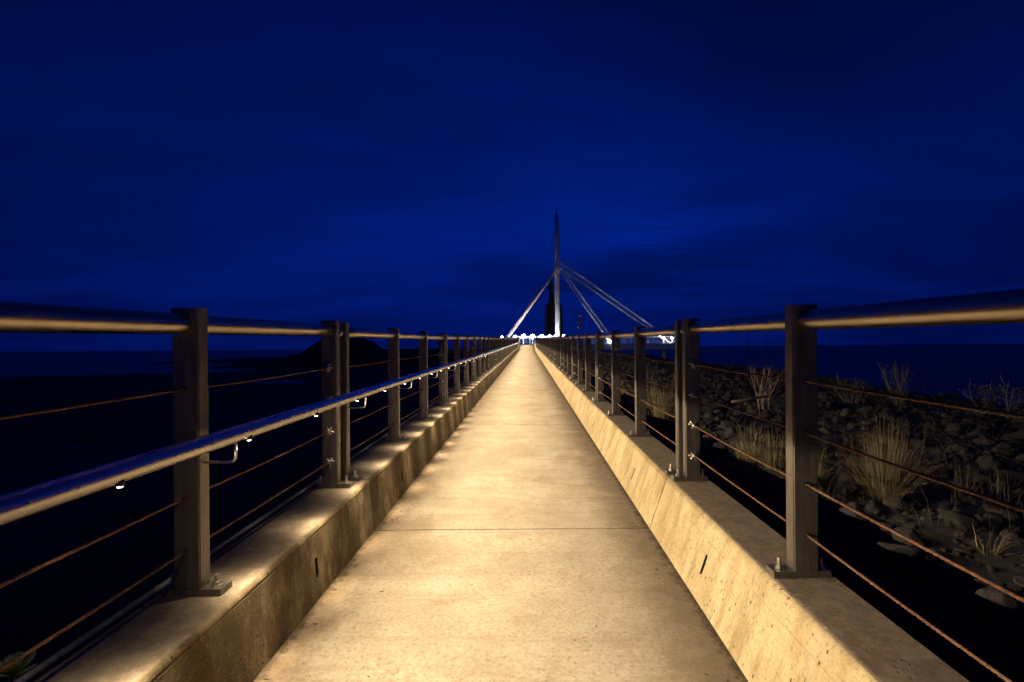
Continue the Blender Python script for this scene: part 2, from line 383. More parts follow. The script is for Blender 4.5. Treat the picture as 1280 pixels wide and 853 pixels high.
# ---- kerb segments with rounded top, form line and drain slots
def kerb_mesh(side, grade):
    if side < 0: P, T, O = XL_P, XL_T, XL_O
    else: P, T, O = XR_P, XR_T, XR_O
    d = 1 if side > 0 else -1
    t = abs(T) - abs(P)
    L = MOD - 0.012
    ux = lambda a: d*a                                  # abs x -> x
    r = 0.042 if side > 0 else 0.026
    lean = math.atan2(t - r*0.4, KH - r)                # the face leans back by this much
    c_x, c_z = abs(T) + r*0.62, KH - r
    fx, fz = c_x - r*math.cos(lean), c_z + r*math.sin(lean)
    q = 0.80 if side > 0 else 0.97
    gx_, gz_ = abs(P) + (fx-abs(P))*q, fz*q
    prof = [(abs(P)-0.002, -0.2), (abs(P), 0.0), (gx_, gz_), (gx_+0.0022, gz_+0.0012), (fx, fz)]   # a 2 mm form line
    for k in range(1, 7):
        a = lean + (math.pi/2-lean)*k/6
        prof.append((c_x - r*math.cos(a), c_z + r*math.sin(a)))
    zf = gz_
    prof += [(abs(O)-0.012, KH), (abs(O), KH-0.012), (abs(O), -0.7), (abs(P)+0.02, -0.7)]
    bm = bmesh.new()
    va = [bm.verts.new((ux(x), 0, z)) for x, z in prof]; vb = [bm.verts.new((ux(x), L, z)) for x, z in prof]
    n = len(prof); faces = []
    for i in range(n):
        j = (i+1) % n; faces.append(bm.faces.new((va[i], va[j], vb[j], vb[i])))
    bm.faces.new(va); bm.faces.new(vb)
    bmesh.ops.recalc_face_normals(bm, faces=bm.faces[:])
    # drain slots: cut the inner face and push it in
    front = faces[1]; nrm = front.normal.copy()
    rgs = random.Random(4)
    for ys in (0.90, 3.75):
        w, zb, zt = 0.055, 0.09, 0.26
        for co, no in (((0,ys-w,0),(0,1,0)), ((0,ys+w,0),(0,1,0)), ((0,0,zb),(0,0,1)), ((0,0,zt),(0,0,1))):
            fs = [f for f in bm.faces if abs(f.normal.dot(nrm)) > 0.9995 and 0 < f.calc_center_median().z < gz_ and f.normal.dot(nrm) > 0]
            geom = fs + list({e for f in fs for e in f.edges}) + list({v for f in fs for v in f.verts})
            bmesh.ops.bisect_plane(bm, geom=geom, plane_co=co, plane_no=no)
        tgt = [f for f in bm.faces if f.normal.dot(nrm) > 0.9995 and abs(f.calc_center_median().y-ys) < w*0.5 and zb < f.calc_center_median().z < zt]
        for f in tgt:
            outer = f.edges[:]; cen = f.calc_center_median()
            upv = Vector((0,1,0)).cross(nrm).normalized(); upv = upv if upv.z > 0 else -upv
            bmesh.ops.delete(bm, geom=[f], context='FACES_ONLY')
            NH = 14; hw = 0.015 if side > 0 else 0.017; jit = 0.2 if side > 0 else 0.55
            loop = []
            for k in range(NH):
                aa = 2*math.pi*k/NH; q_ = 1 + rgs.uniform(-jit, jit)*0.6
                cs, sn_ = math.cos(aa), math.sin(aa)
                loop.append(bm.verts.new(cen + Vector((0,1,0))*(hw*q_*math.copysign(abs(cs)**0.5, cs)) + upv*(0.058*(1+rgs.uniform(-jit,jit)*0.25)*math.copysign(abs(sn_)**0.7, sn_))))
            le = [bm.edges.new((loop[k], loop[(k+1)%NH])) for k in range(NH)]
            bmesh.ops.triangle_fill(bm, edges=outer+le, use_beauty=True, use_dissolve=False, normal=nrm)
            for g in [g for g in bm.faces if all(v in loop for v in g.verts)]: bm.faces.remove(g)
            inner = [bm.verts.new(v.co - nrm*0.07) for v in loop]
            for k in range(NH):
                g = bm.faces.new((loop[k], loop[(k+1)%NH], inner[(k+1)%NH], inner[k])); g.material_index = 1
            g = bm.faces.new(inner); g.material_index = 1
    bmesh.ops.recalc_face_normals(bm, faces=bm.faces[:])
    for f in bm.faces:
        c_ = f.calc_center_median(); f.smooth = (c_.z > fz-0.002 and f.normal.z < 0.999 and f.normal.z > 0.1 and abs(c_.x) < abs(T)+0.1)
    for v in bm.verts: v.co.z += grade*v.co.y
    me = bpy.data.meshes.new('kerb_segment'); bm.to_mesh(me); bm.free()
    me.materials.append(M['kerb']); me.materials.append(M['hole'])
    return me
for side in (-1, 1):
    kerb = tag(empty('kerb', (0,0,0)), kind='structure')
    kf, kr = kerb_mesh(side, G), kerb_mesh(side, GR)
    for me in (kf, kr):
        bmk = bmesh.new(); bmk.from_mesh(me)
        es = [e for e in bmk.edges if len(e.link_faces) == 2 and e.calc_face_angle(0) > R(50) and e.calc_length() < 0.45 and abs(e.verts[0].co.y-e.verts[1].co.y) < 1e-4
              and min(e.verts[0].co.y, MOD-e.verts[0].co.y) < 0.02]
        bmesh.ops.bevel(bmk, geom=es, offset=0.008, segments=2, affect='EDGES', clamp_overlap=True)
        bmk.to_mesh(me); bmk.free()
    for m in range(-1, N_ALL):
        y = Y0 + m*MOD + 0.05
        o = bpy.data.objects.new('kerb_segment', kf if m < NM else kr); C.objects.link(o); o.parent = kerb; o.location = (0, y, pz(y))

# service pipe along the outer side of the left kerb
b = MB(); b.tube([(-1.60, y, pz(y)+KH-0.008) for y in (-4, 10, 25, 45, YR)], 0.012, 8)
tag(b.build('service_pipe', M['pipe']), 'thin grey service pipe running along the outer edge of the left kerb', 'pipe')

# ------------------------------------------------------------------ railing panels
POST_H = 1.185; PW = 0.11; PD = 0.072
OFFS = (0.0, 1.53, 3.06, 4.59)                     # post fronts within a module
RAIL_R = 0.043
def post_mesh(side):
    d = -1 if side < 0 else 1
    xi = 1.365 if side < 0 else 1.154
    cz = POST_H - 0.022 - 0.045; cx = 0.066; rr = 0.0445
    pr = [(0,0.02),(0,POST_H),(PW,POST_H),(PW,cz+rr)]
    for k in range(0, 9):
        a = math.pi/2 + math.pi*k/8
        pr.append((cx + rr*math.cos(a), cz + rr*math.sin(a)))
    pr += [(PW, cz-rr), (PW, 0.02)]
    b = MB(); b.prism_y([(d*(xi+x), z) for x, z in pr], 0, PD)
    me = b.mesh('post', M['post'])
    bm = bmesh.new(); bm.from_mesh(me)
    bmesh.ops.recalc_face_normals(bm, faces=bm.faces[:])
    es = [e for e in bm.edges if abs(e.verts[0].co.x-e.verts[1].co.x) < 1e-5 and abs(e.verts[0].co.y-e.verts[1].co.y) < 1e-5 and e.calc_length() > 0.5]
    bmesh.ops.bevel(bm, geom=es, offset=0.006, segments=3, affect='EDGES', clamp_overlap=True)
    bm.to_mesh(me); bm.free(); return me
def plate_mesh(side):
    d = -1 if side < 0 else 1; xi = 1.365 if side < 0 else 1.154
    a, c = d*(xi-0.088), d*(xi+PW+0.05)
    b = MB(); b.box(min(a,c), max(a,c), -0.004, PD+0.006, -0.012, 0.020)
    me = b.mesh('base_plate', M['post']); return me
def bolt_mesh():
    b = MB(); b.lathe(0,0,[(0.020,0.0),(0.020,0.003),(0.0165,0.004),(0.0165,0.017),(0.0095,0.018),(0.0095,0.045),(0.008,0.048)], 6, False)
    return b.mesh('bolt', M['bolt'])
CABLE_Z = (0.18, 0.40, 0.625, 0.85)
def cable_mesh(side, grade, ph):
    d = -1 if side < 0 else 1; xi = 1.365 if side < 0 else 1.154; x = d*(xi+0.055)
    b = MB(); n = 12; y0, y1 = -0.012, OFFS[3]+PD+0.012; st = 0.0125; m = int((y1-y0)/st); base = 0
    v = []; f = []
    for i in range(m+1):
        y = y0 + (y1-y0)*i/m
        bay = min(2, max(0, int(y/1.53))); u = min(1, max(0, (y-bay*1.53)/1.53)); sag = -0.009*4*u*(1-u)*(1 if (bay+ph) % 2 else 0.5)
        tw = y*2*math.pi/0.11
        for k in range(n):
            a = 2*math.pi*k/n
            rr = 0.0058*(1+0.12*math.cos(6*(a)-0))
            v.append((x+rr*math.cos(a+tw), y, sag+grade*y+rr*math.sin(a+tw)))
    for i in range(m):
        for k in range(n):
            k2 = (k+1) % n; f.append((i*n+k, i*n+k2, (i+1)*n+k2, (i+1)*n+k))
    b.add(v, f, True); return b.mesh('cable', M['rust'])
def knot_mesh(seed):
    """frayed wire end folded back through a crimp: a sleeve and six splayed strand tips"""
    rg = random.Random(seed); b = MB()
    b.tube([(0,-0.035,0),(0,-0.005,0)], [0.0115,0.0135], 8)
    for k in range(6):
        a = 2*math.pi*k/6 + rg.uniform(-.3,.3); L = rg.uniform(0.024,0.040)
        dx, dz = math.cos(a), math.sin(a)
        b.tube([(dx*0.004,-0.012,dz*0.004),(dx*0.014,0.0,dz*0.014),(dx*L,-rg.uniform(0.0,0.016),dz*L)], [0.006,0.0078,0.006], 5)
    return b.mesh('cable_knot', M['crimp'])
def grommet_mesh():
    b = MB(); b.tube([(0,-0.003,0),(0,PD+0.003,0)], 0.0125, 10); return b.mesh('cable_grommet', M['rubber'])
BM_, GM_ = bolt_mesh(), grommet_mesh()
KN_ = [knot_mesh(i) for i in range(4)]
def link(name, me, parent, loc=(0,0,0), rz=0.0):
    o = bpy.data.objects.new(name, me); C.objects.link(o); o.parent = parent; o.location = loc; o.rotation_euler[2] = rz; return o
def make_panel(side, grade):
    d = -1 if side < 0 else 1; xi = 1.365 if side < 0 else 1.154
    root = empty('railing_panel')
    pm, plm = post_mesh(side), plate_mesh(side)
    for oy in OFFS:
        p = link('post', pm, root, (0, oy, grade*oy))
        link('base_plate', plm, p)
        link('bolt', BM_, p, (d*(xi-0.048), PD/2, 0.020), 0.3+oy)
        link('bolt', BM_, p, (d*(xi+PW+0.026), PD/2, 0.020), oy)
        for z in CABLE_Z: link('cable_grommet', GM_, p, (d*(xi+0.055), 0, z))
    b = MB(); zc = POST_H-0.022-0.045
    ya, yb = -0.03, OFFS[3]+PD+0.03
    b.tube([(d*(xi+0.066), ya+(yb-ya)*i/12, zc+grade*(ya+(yb-ya)*i/12)) for i in range(13)], RAIL_R, 32)
    b.build('top_rail', M['rail'], root)
    for i, z in enumerate(CABLE_Z):
        c = link('cable', cable_mesh(side, grade, i), root, (0,0,z))
        link('cable_knot', KN_[i], c, (d*(xi+0.055), OFFS[3]-0.004, grade*OFFS[3]), 0.0)
        link('cable_knot', KN_[(i+1)%4], c, (d*(xi+0.055), PD+0.004, grade*PD), math.pi)
    return root
ORD = ['nearest','second','third','fourth','fifth','sixth','seventh','eighth','ninth','tenth','eleventh','twelfth','thirteenth','fourteenth','fifteenth','farthest']
for side in (-1, 1):
    sd = 'left' if side < 0 else 'right'
    ystart = Y0 if side < 0 else Y0 + 0.115
    protos = (make_panel(side, G), make_panel(side, GR)); kids = kid_map()
    used = [False, False]
    for m in range(N_ALL):
        k = 0 if m < NM else 1
        o = protos[k] if not used[k] else copy_tree(protos[k], kids)
        used[k] = True
        y = ystart + m*MOD
        dz = -0.012; rx = 0.0
        if m == 0: dz = 0.0; rx = 0.0025
        if m == 1: dz = 0.004; rx = -0.0045
        o.location = (0, y, pz(y)+KH+dz); o.rotation_euler = (rx, 0, 0)
        if side > 0:
            extra = {0:'with the viewer beside its bare steel posts'}.get(m, '')
        tag(o, f'{ORD[m]} steel post and rusty cable railing panel from the viewer on the {sd} kerb', 'railing',
            f'steel railing panels along the {sd} kerb')

# ------------------------------------------------------------------ lit handrail on the left
HX, HZ, HR = -1.235, KH+0.660, 0.034
NL = 7; LS = MOD/NL; LOFF = 0.38
# lamp: a downlight whose optic throws a fan across the path, narrow along it
ld = bpy.data.lights.new('led_light', 'SPOT'); ld.spot_size = R(180); ld.spot_blend = 0.03; ld.shadow_soft_size = 0.014
ld.energy = 66.0; ld.color = (1.0, 0.79, 0.50); ld.use_nodes = True
ln, ll = ld.node_tree.nodes, ld.node_tree.links
em = ln['Emission']
ltc = ln.new('ShaderNodeTexCoord'); lsep = ln.new('ShaderNodeSeparateXYZ'); ll.new(ltc.outputs['Normal'], lsep.inputs[0])
def lmath(op, a, b=0.0):
    n = ln.new('ShaderNodeMath'); n.operation = op
    for i, v in enumerate((a, b)):
        if isinstance(v, (int, float)): n.inputs[i].default_value = v
        else: ll.new(v, n.inputs[i])
    return n.outputs[0]
SIGX = ln.new('ShaderNodeMapRange'); ll.new(lsep.outputs[0], SIGX.inputs[0])
for i_, q_ in zip((1,2,3,4), (0.05, 0.22, 1/0.15, 1/0.33)): SIGX.inputs[i_].default_value = q_
gy = lmath('MULTIPLY', lsep.outputs[1], SIGX.outputs[0]); gy = lmath('MULTIPLY', gy, gy); gy = lmath('EXPONENT', lmath('MULTIPLY', gy, -0.5))
def lrange(v, a, b_, c, d_):
    n = ln.new('ShaderNodeMapRange'); n.interpolation_type = 'SMOOTHSTEP'; ll.new(v, n.inputs[0])
    for i_, q_ in zip((1,2,3,4), (a, b_, c, d_)): n.inputs[i_].default_value = q_
    return n.outputs[0]
side_x = lmath('MULTIPLY', lsep.outputs[0], 1.0)
gx = lmath('MULTIPLY', lrange(side_x, 0.06, 0.90, 0.72, 3.35), lrange(side_x, -0.52, 0.01, 0.045, 1.0))
gx = lmath('MULTIPLY', gx, lrange(side_x, 0.960, 0.998, 1.0, 0.13))
lobe = lmath('MULTIPLY', lmath('SUBTRACT', side_x, 0.01), 1/0.10); lobe = lmath('EXPONENT', lmath('MULTIPLY', lmath('MULTIPLY', lobe, lobe), -0.5))
gx = lmath('ADD', gx, lmath('MULTIPLY', lobe, 2.2))                   # extra lobe straight below, added to brighten pools on the left kerb
shape = lmath('MULTIPLY', gx, lmath('ADD', lmath('MULTIPLY', gy, 0.96), 0.04))
ll.new(shape, em.inputs['Strength'])

def make_handrail(grade):
    root = empty('lit_handrail')
    b = MB(); b.tube([(HX, MOD*i/12, HZ-KH+grade*(MOD*i/12)) for i in range(13)], HR, 28, cap=False)
    b.build('handrail_tube', M['hand'], root)
    for oy in OFFS[:3]:
        br = MB(); ya = oy + PD/2; zt = HZ-KH-HR*0.6; za = 0.545
        pts = [(-1.366, ya, za+grade*ya)]
        c = Vector((HX-0.024, ya, za+0.024))
        for k in range(7):
            a = -math.pi/2 + math.pi/2*k/6; pts.append((c.x+0.024*math.cos(a), ya, c.z+0.024*math.sin(a)+grade*ya))
        pts.append((HX, ya, zt+grade*ya))
        br.tube(pts, 0.0065, 10)
        br.build('bracket', M['hand'], root)
    return root
lb = MB(); lb.lathe(0,0,[(0.0105,-0.0065),(0.0125,-0.005),(0.0125,0.012)],16); LAMP_ME = lb.mesh('led_lamp', M['rubber'])
lb = MB(); lb.lathe(0,0,[(0.004,-0.0105),(0.007,-0.0095),(0.0085,-0.0067)],14); LENS_ME = lb.mesh('lens', M['led'])
LED0, LEDS = 1.52-0.705*5, 0.705
def add_leds(root, m, grade):
    k = 0
    while LED0 + k*LEDS < N_ALL*MOD + Y0:
        y = LED0 + k*LEDS - (Y0 + m*MOD); k += 1
        if not (0 <= y < MOD): continue
        lamp = link('led_lamp', LAMP_ME, root, (HX+0.020, y, HZ-KH-HR*0.86+grade*y))
        link('lens', LENS_ME, lamp)
        lo = bpy.data.objects.new('led_light', ld); C.objects.link(lo); lo.parent = lamp; lo.location = (0.026,0,-0.022)
hp = (make_handrail(G), make_handrail(GR)); kids = kid_map(); used = [False, False]
for m in range(N_ALL):
    k = 0 if m < NM else 1
    o = hp[k] if not used[k] else copy_tree(hp[k], kids)
    used[k] = True; y = Y0 + m*MOD; add_leds(o, m, (G, GR)[k])
    o.location = (0, y, pz(y)+KH)
    tag(o, f'{ORD[m]} length of the steel handrail with glowing lamps under it on the left', 'handrail', 'lit handrail lengths along the left railing')

# ------------------------------------------------------------------ ground, sea
def sstep(a, b, x):
    t = max(0.0, min(1.0, (x-a)/(b-a))); return t*t*(3-2*t)
def fbm(x, y, s=1.0, o=4):
    return noise.fractal(Vector((x*s, y*s, 3.7)), 1.0, 2.0, o)
def ground_h(x, y):
    base = pz(min(max(y, -20), YR))
    if x >= 0:
        crest = 11.0 + 2.2*fbm(0, y, 0.12)
        h = base - 0.30 + 0.40*sstep(1.5, 2.05, x) - 0.06*sstep(2.4, 4, x) + 0.09*fbm(x, y, 0.9) + 0.10*fbm(x, y, 0.25)
        h -= 0.22*sstep(5, 10, x); h += 0.05*math.exp(-((x-crest+1.0)/1.6)**2)
        drop = sstep(crest-0.5, crest+7.0, x); h = h*(1-drop) + (-5.6)*drop
        far = sstep(58, 76, y); h = h*(1-far) + (-5.6)*far
        return h
    d = -x
    h = base - 0.95 + 0.08*fbm(x, y, 0.9)
    low = -3.75 + 0.33*fbm(x, y, 0.045, 5) + 0.12*fbm(x, y, 0.3)
    t = sstep(3, 26, d); h = h*(1-t) + low*t
    shore = 112 + 10*fbm(x*0.5, 5, 0.05) + 0.32*max(0, x+124) 
    s = sstep(-10, 10, y-shore) * (1 - sstep(-92, -70, x)); h = h*(1-s) + (-6.0)*s
    far = sstep(150, 240, y); h = h*(1-far) + (-3.2)*far
    edge = sstep(150, 210, d); h = h*(1-edge) - 7*edge
    return h
def axis(segs):
    out = [segs[0][0]]
    for a, bb, st in segs:
        n = max(1, round((bb-a)/st)); out += [a+(bb-a)*(i+1)/n for i in range(n)]
    return out
xs = axis([(-260,-130,6),(-130,-40,2.5),(-40,-8,0.8),(-8,-1.45,0.25),(-1.45,1.3,0.9),(1.3,9,0.16),(9,22,0.35),(22,60,4)])
ys = axis([(-20,-2,1.0),(-2,14,0.16),(14,34,0.4),(34,80,1.0),(80,300,3.0)])
b = MB(); nx = len(xs)
v = [(x, y, ground_h(x, y) if abs(x) > 1.4 else pz(min(y, YR))-0.8) for y in ys for x in xs]
f = [(j*nx+i, j*nx+i+1, (j+1)*nx+i+1, (j+1)*nx+i) for j in range(len(ys)-1) for i in range(nx-1)]
b.add(v, f, True); tag(b.build('ground', M['soil']), kind='structure')
b = MB(); b.add([(-9000,-3000,SEA),(9000,-3000,SEA),(9000,14000,SEA),(-9000,14000,SEA)], [(0,1,2,3)])
tag(b.build('sea', M['sea']), kind='structure')

# pixel helper: a point at depth Y for a photograph pixel (used only to lay out the far things)
def at(px, py, Y):
    x, y = px-660.0, py-434.3
    a = R(0.47); x, y = x*math.cos(a)-y*math.sin(a), y*math.cos(a)+x*math.sin(a)
    return Vector((Y*x/640.0, Y, H_EYE - y/640.0*Y))

# headland on the left horizon
HY = 165
top = [(300,454),(330,453),(346,450),(359,446),(368,444),(382,442.5),(391,437.5),(401,428.5),(412,421.5),(425,420.5),(438,420.5),(448,421.5),(454,424),(459,431),(463,436.6),(480,437.2),(510,437.0),(540,436.3),(570,436.5),(600,436.2),(630,436.2),(652,436.5),(664,439)]
pts = [at(px, py, HY) for px, py in top]
b = MB(); NXH = 120; NYH = 24
x0, x1 = pts[0].x, pts[-1].x; grid = []
for j in range(NYH+1):
    u = j/NYH; yy = HY - 22 + 60*u
    prof = math.sin(math.pi*min(1, max(0, u*0.97+0.015)))**0.5 if u > 0 else 0
    peak = 1 - abs(u-0.367)/0.65
    for i in range(NXH+1):
        x = x0 + (x1-x0)*i/NXH
        for k in range(len(pts)-1):
            if pts[k].x <= x <= pts[k+1].x:
                t = (x-pts[k].x)/(pts[k+1].x-pts[k].x); h = pts[k].z*(1-t)+pts[k+1].z*t; break
        fall = 1 - min(1, abs(u-0.367)/(0.367 if u < 0.367 else 0.633))**2
        z = SEA-1 + (h-SEA+1)*fall + 0.35*fbm(x, yy, 0.35, 5)*fall
        grid.append((x, yy, z))
f = [(j*(NXH+1)+i, j*(NXH+1)+i+1, (j+1)*(NXH+1)+i+1, (j+1)*(NXH+1)+i) for j in range(NYH) for i in range(NXH)]
b.add(grid, f, True); tag(b.build('headland', M['headland']), kind='structure')

# ------------------------------------------------------------------ cable-stayed footbridge at the far end
BY = 90.0; BYF = 87.2; BYB = 92.8
br = empty('footbridge', (0, BY, 0)); tag(br, 'white cable-stayed footbridge with a tall mast across the end of the walkway', 'bridge')
zd = at(760, 430.3, BYF).z; zb = at(760, 437, BYF).z
xl, xr = at(615, 430, BYF).x, at(866, 430, BYF).x
off = Vector((0,-BY,0))
b = MB(); b.box(xl, xr, BYF-BY, BYB-BY, zb+0.12, zd-0.02); b.build('deck', M['fascia'], br)
b = MB(); b.box(xl, xr, BYF-BY-0.10, BYF-BY, zb, zd+0.06); b.build('fascia_beam', M['fascia'], br)
b = MB(); b.box(xl, xr, BYB-BY, BYB-BY+0.10, zb, zd+0.06); b.build('fascia_beam', M['fascia'], br)
# approach span from the ramp top to the deck
zE = pz(YE)
b = MB(); b.box(-1.5, 1.35, YE+0.06-BY, BYF-0.11-BY, zE-0.4, zE, dz=zd-zE); b.build('approach_deck', M['path'], br)
for sx in (-1.42, 1.24):
    pk = MB()
    for k in range(56):
        y = YE+0.05 + k*0.19; z = zE + (zd-zE)*(y-YE)/(BYF-YE)
        if y < BYF-0.3: pk.box(sx-0.011, sx+0.011, y-BY-0.011, y-BY+0.011, z, z+1.15)
    pk.tube([(sx, YE-BY, zE+1.17), (sx, BYF-0.15-BY, zd+1.17)], 0.035, 8)
    tag(pk.build('approach_balustrade', M['white'], br), kind='stuff')
for yy, gap in ((BYF-BY+0.12, True), (BYB-BY-0.12, False)):
    pk = MB(); x = xl
    while x < xr:
        if not (gap and -1.4 < x < 1.2): pk.box(x-0.012, x+0.012, yy-0.012, yy+0.012, zd, zd+1.12)
        x += 0.21
    tag(pk.build('baluster', M['white'], br), kind='stuff')
    for k in range(12):
        x = xl + 0.4 + k*3.05
        if x < xr and not (gap and -1.3 < x < 1.1):
            p = MB(); p.box(x-0.07, x+0.07, yy-0.05, yy+0.05, zd, zd+1.2); p.build('post', M['white'], br)
    segs = ((xl, -1.4), (1.2, xr)) if gap else ((xl, xr),)
    for a, c in segs:
        p = MB(); p.tube([(a, yy, zd+1.2), (c, yy, zd+1.2)], 0.085, 10); p.build('top_rail', M['white'], br)
# added glowing strips above the front rail, standing in for bloom between the lamps
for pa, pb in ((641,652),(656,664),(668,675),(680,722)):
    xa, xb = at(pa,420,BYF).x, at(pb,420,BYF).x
    p = MB(); p.box(xa, xb, BYF-BY+0.2, BYF-BY+0.26, zd+1.22, zd+1.46); p.build('bloom_strip', M['strip'], br)
# piers under the deck
for x in (xl+1.5, 6.0, 15.0, 24.0):
    p = MB(); p.lathe(x, 0, [(0.45, SEA-2), (0.45, zb+0.12)], 14); p.build('pier', M['fascia'], br)
mt = at(697, 262, BY); mb = at(697, 430, BY)
MX = mb.x
b = MB(); zt = mt.z
b.lathe(MX, 0, [(0.40, zd-0.1), (0.42, zd+3), (0.42, zt-9), (0.36, zt-3), (0.30, zt-0.9), (0.10, zt-0.8), (0.09, zt+0.5)], 20)
b.build('mast', M['white'], br)
b = MB(); zc_ = at(697, 336, BY).z; b.lathe(MX, 0, [(0.43, zc_-0.9), (0.56, zc_-0.8), (0.56, zc_+0.8), (0.43, zc_+0.9)], 20); b.build('mast_collar', M['white'], br)
def stay(p0, p1, r):
    b = MB(); b.tube([p0+off, p1+off], r, 10); b.build('stay', M['white'], br)
stay(at(695, 336, BY), at(629, 430, BY), 0.37)
stay(at(699, 337, BY), at(764, 430, BYF+0.4), 0.15)
stay(at(701, 334, BYB), at(770, 430, BYB-0.4), 0.15)
stay(at(700, 335, BY), at(839, 430, BYF+0.4), 0.17)
stay(at(701, 327, BYB), at(846, 430, BYB-0.4), 0.17)

# lamps along the bridge rail
pl = bpy.data.lights.new('bridge_lamp_light', 'POINT'); pl.energy = 2.5; pl.color = (0.93,0.95,1.0); pl.shadow_soft_size = 0.1
pl2 = pl.copy(); pl2.energy = 75
def bridge_lamp(px, py, Y, rad, label, data=None):
    p = at(px, py+1.5, Y); root = empty('bridge_lamp', (p.x, p.y, zd))
    tag(root, label, 'lamp', 'lamps along the footbridge')
    h = p.z - zd
    q = MB(); q.lathe(0, 0, [(0.09,0.0),(0.09,0.03),(0.035,0.05),(0.035,h-rad*0.9)], 10); q.build('lamp_post', M['white'], root)
    q = MB(); q.lathe(0, 0, [(0.05, h-rad*1.05)] + [(rad*math.cos(a), h+rad*math.sin(a)) for a in (R(-60),R(-30),0,R(30),R(60),R(80))], 14); q.build('lamp_globe', M['globe'], root)
    if True:
        lo = bpy.data.objects.new('bridge_lamp_light', data or pl); C.objects.link(lo); lo.parent = root; lo.location = (0, -rad-0.12, h)
LP = [(627.5,419.6,.19,'leftmost white lamp by the foot of the thick left stay'),
      (644,419.4,.24,'white lamp just left of the walkway end, beside the thick left stay'),
      (654.4,419,.33,'leftmost of the three dazzling lamps over the walkway end'),
      (665.6,419,.33,'middle of the three dazzling lamps over the walkway end'),
      (677,419.3,.35,'rightmost of the three dazzling lamps over the walkway end'),
      (687,419.3,.27,'white lamp in front of the dark tower base'),
      (695,418.8,.29,'white lamp in front of the foot of the bridge mast'),
      (704.5,418.8,.26,'white lamp just right of the dark tower'),
      (714.5,419.2,.14,'small white lamp between the dark tower and the signal pole')]
for px, py, rad, lab in LP: bridge_lamp(px, py, BYF+0.45, rad*(1.0 if rad > 0.3 else 0.85), lab)
bridge_lamp(762, 425.3, BYF+0.3, .26, 'bluish white lamp low beside the foot of the inner right stays', pl2)
bridge_lamp(829.5, 418.6+2, BYF+0.45, .16, 'small lamp near the foot of the outer right stays', pl2)
bridge_lamp(840, 421.5, BYF+0.45, .13, 'lamp at the right end of the footbridge just left of the right double post', pl2)

# dark stepped stone tower behind the bridge
TY = 118.0
def tp(px, py): return at(px, py, TY)
tx = tp(691.5, 418).x; tw = empty('stone_tower', (tx, TY, 0)); tag(tw, 'dark stepped stone tower with a narrow statue-like top behind the bridge mast', 'tower')
def zz(py): return tp(691, py).z
s_ = TY/640.0
def frustum(mb, x0a, x1a, z0, x0b, x1b, z1, da, db):
    v = [(x0a,-da,z0),(x1a,-da,z0),(x1a,da,z0),(x0a,da,z0),(x0b,-db,z1),(x1b,-db,z1),(x1b,db,z1),(x0b,db,z1)]
    mb.add(v, [(3,2,1,0),(4,5,6,7),(0,1,5,4),(1,2,6,5),(2,3,7,6),(3,0,4,7)])
def px_x(px): return tp(px, 400).x - tx
b = MB(); frustum(b, px_x(678.8), px_x(705), SEA-2, px_x(682), px_x(702), zz(381.5), 2.4, 1.8)
frustum(b, px_x(677.5), px_x(706.5), SEA-2, px_x(678), px_x(706), zz(433), 2.8, 2.7); b.build('tower_base', M['tower'], tw)
b = MB(); frustum(b, px_x(684.5), px_x(700), zz(381.5)+0.01, px_x(686), px_x(698.5), zz(377), 1.5, 1.2)
frustum(b, px_x(686), px_x(695), zz(377)+0.01, px_x(687.4), px_x(691.8), zz(366), 0.9, 0.5); b.build('tower_shoulder', M['tower'], tw)
b = MB(); cxp = px_x(688.8); u = s_
b.lathe(cxp, 0, [(1.9*u, zz(366)), (2.7*u, zz(364)), (3.0*u, zz(360)), (3.6*u, zz(356.5)), (2.4*u, zz(354.6)), (1.5*u, zz(354)), (1.9*u, zz(352.5)), (1.7*u, zz(350.6)), (0.7*u, zz(349.6))], 12)
b.build('statue', M['tower'], tw)

# signal pole with three stacked round heads
SY = 84.0
p0 = at(725, 430, SY); sp_ = empty('signal_pole', (p0.x, SY, 0)); tag(sp_, 'dark signal pole with three stacked round heads right of the mast', 'signal')
b = MB(); b.lathe(0, 0, [(0.10, SEA-2), (0.07, at(725,389.5,SY).z)], 10); b.build('pole', M['signal'], sp_)
for py, rp in ((393.5,2.5),(401,2.6),(408.6,3.0)):
    z = at(725, py, SY).z; r = rp*SY/640
    b = MB(); b.lathe(0, 0, [(0.12, z-r*0.95)] + [(r*math.cos(a), z+r*0.95*math.sin(a)) for a in (R(-50),R(-25),0,R(25),R(50))] + [(0.12, z+r*0.95)], 14); b.build('signal_head', M['signal'], sp_)

# ------------------------------------------------------------------ rocks beyond the right kerb
def rock_mesh(seed):
    rg = random.Random(seed); bm = bmesh.new()
    ax = (rg.uniform(0.8,1.25), rg.uniform(0.7,1.1), rg.uniform(0.5,0.8))
    for k in range(22):
        d = Vector((rg.gauss(0,1), rg.gauss(0,1), rg.gauss(0,1))).normalized()
        bm.verts.new((d.x*ax[0], d.y*ax[1], d.z*ax[2]))
    r = bmesh.ops.convex_hull(bm, input=bm.verts[:])
    bmesh.ops.delete(bm, geom=[v for v in bm.verts if not v.link_faces], context='VERTS')
    bmesh.ops.bevel(bm, geom=bm.edges[:], offset=0.09, segments=1, affect='EDGES', clamp_overlap=True)
    for f in bm.faces: f.smooth = False
    me = bpy.data.meshes.new('rubble_rock'); bm.to_mesh(me); bm.free(); me.materials.append(M['rock']); return me
RM = [rock_mesh(100+i) for i in range(12)]
rr = random.Random(21)
cand = []
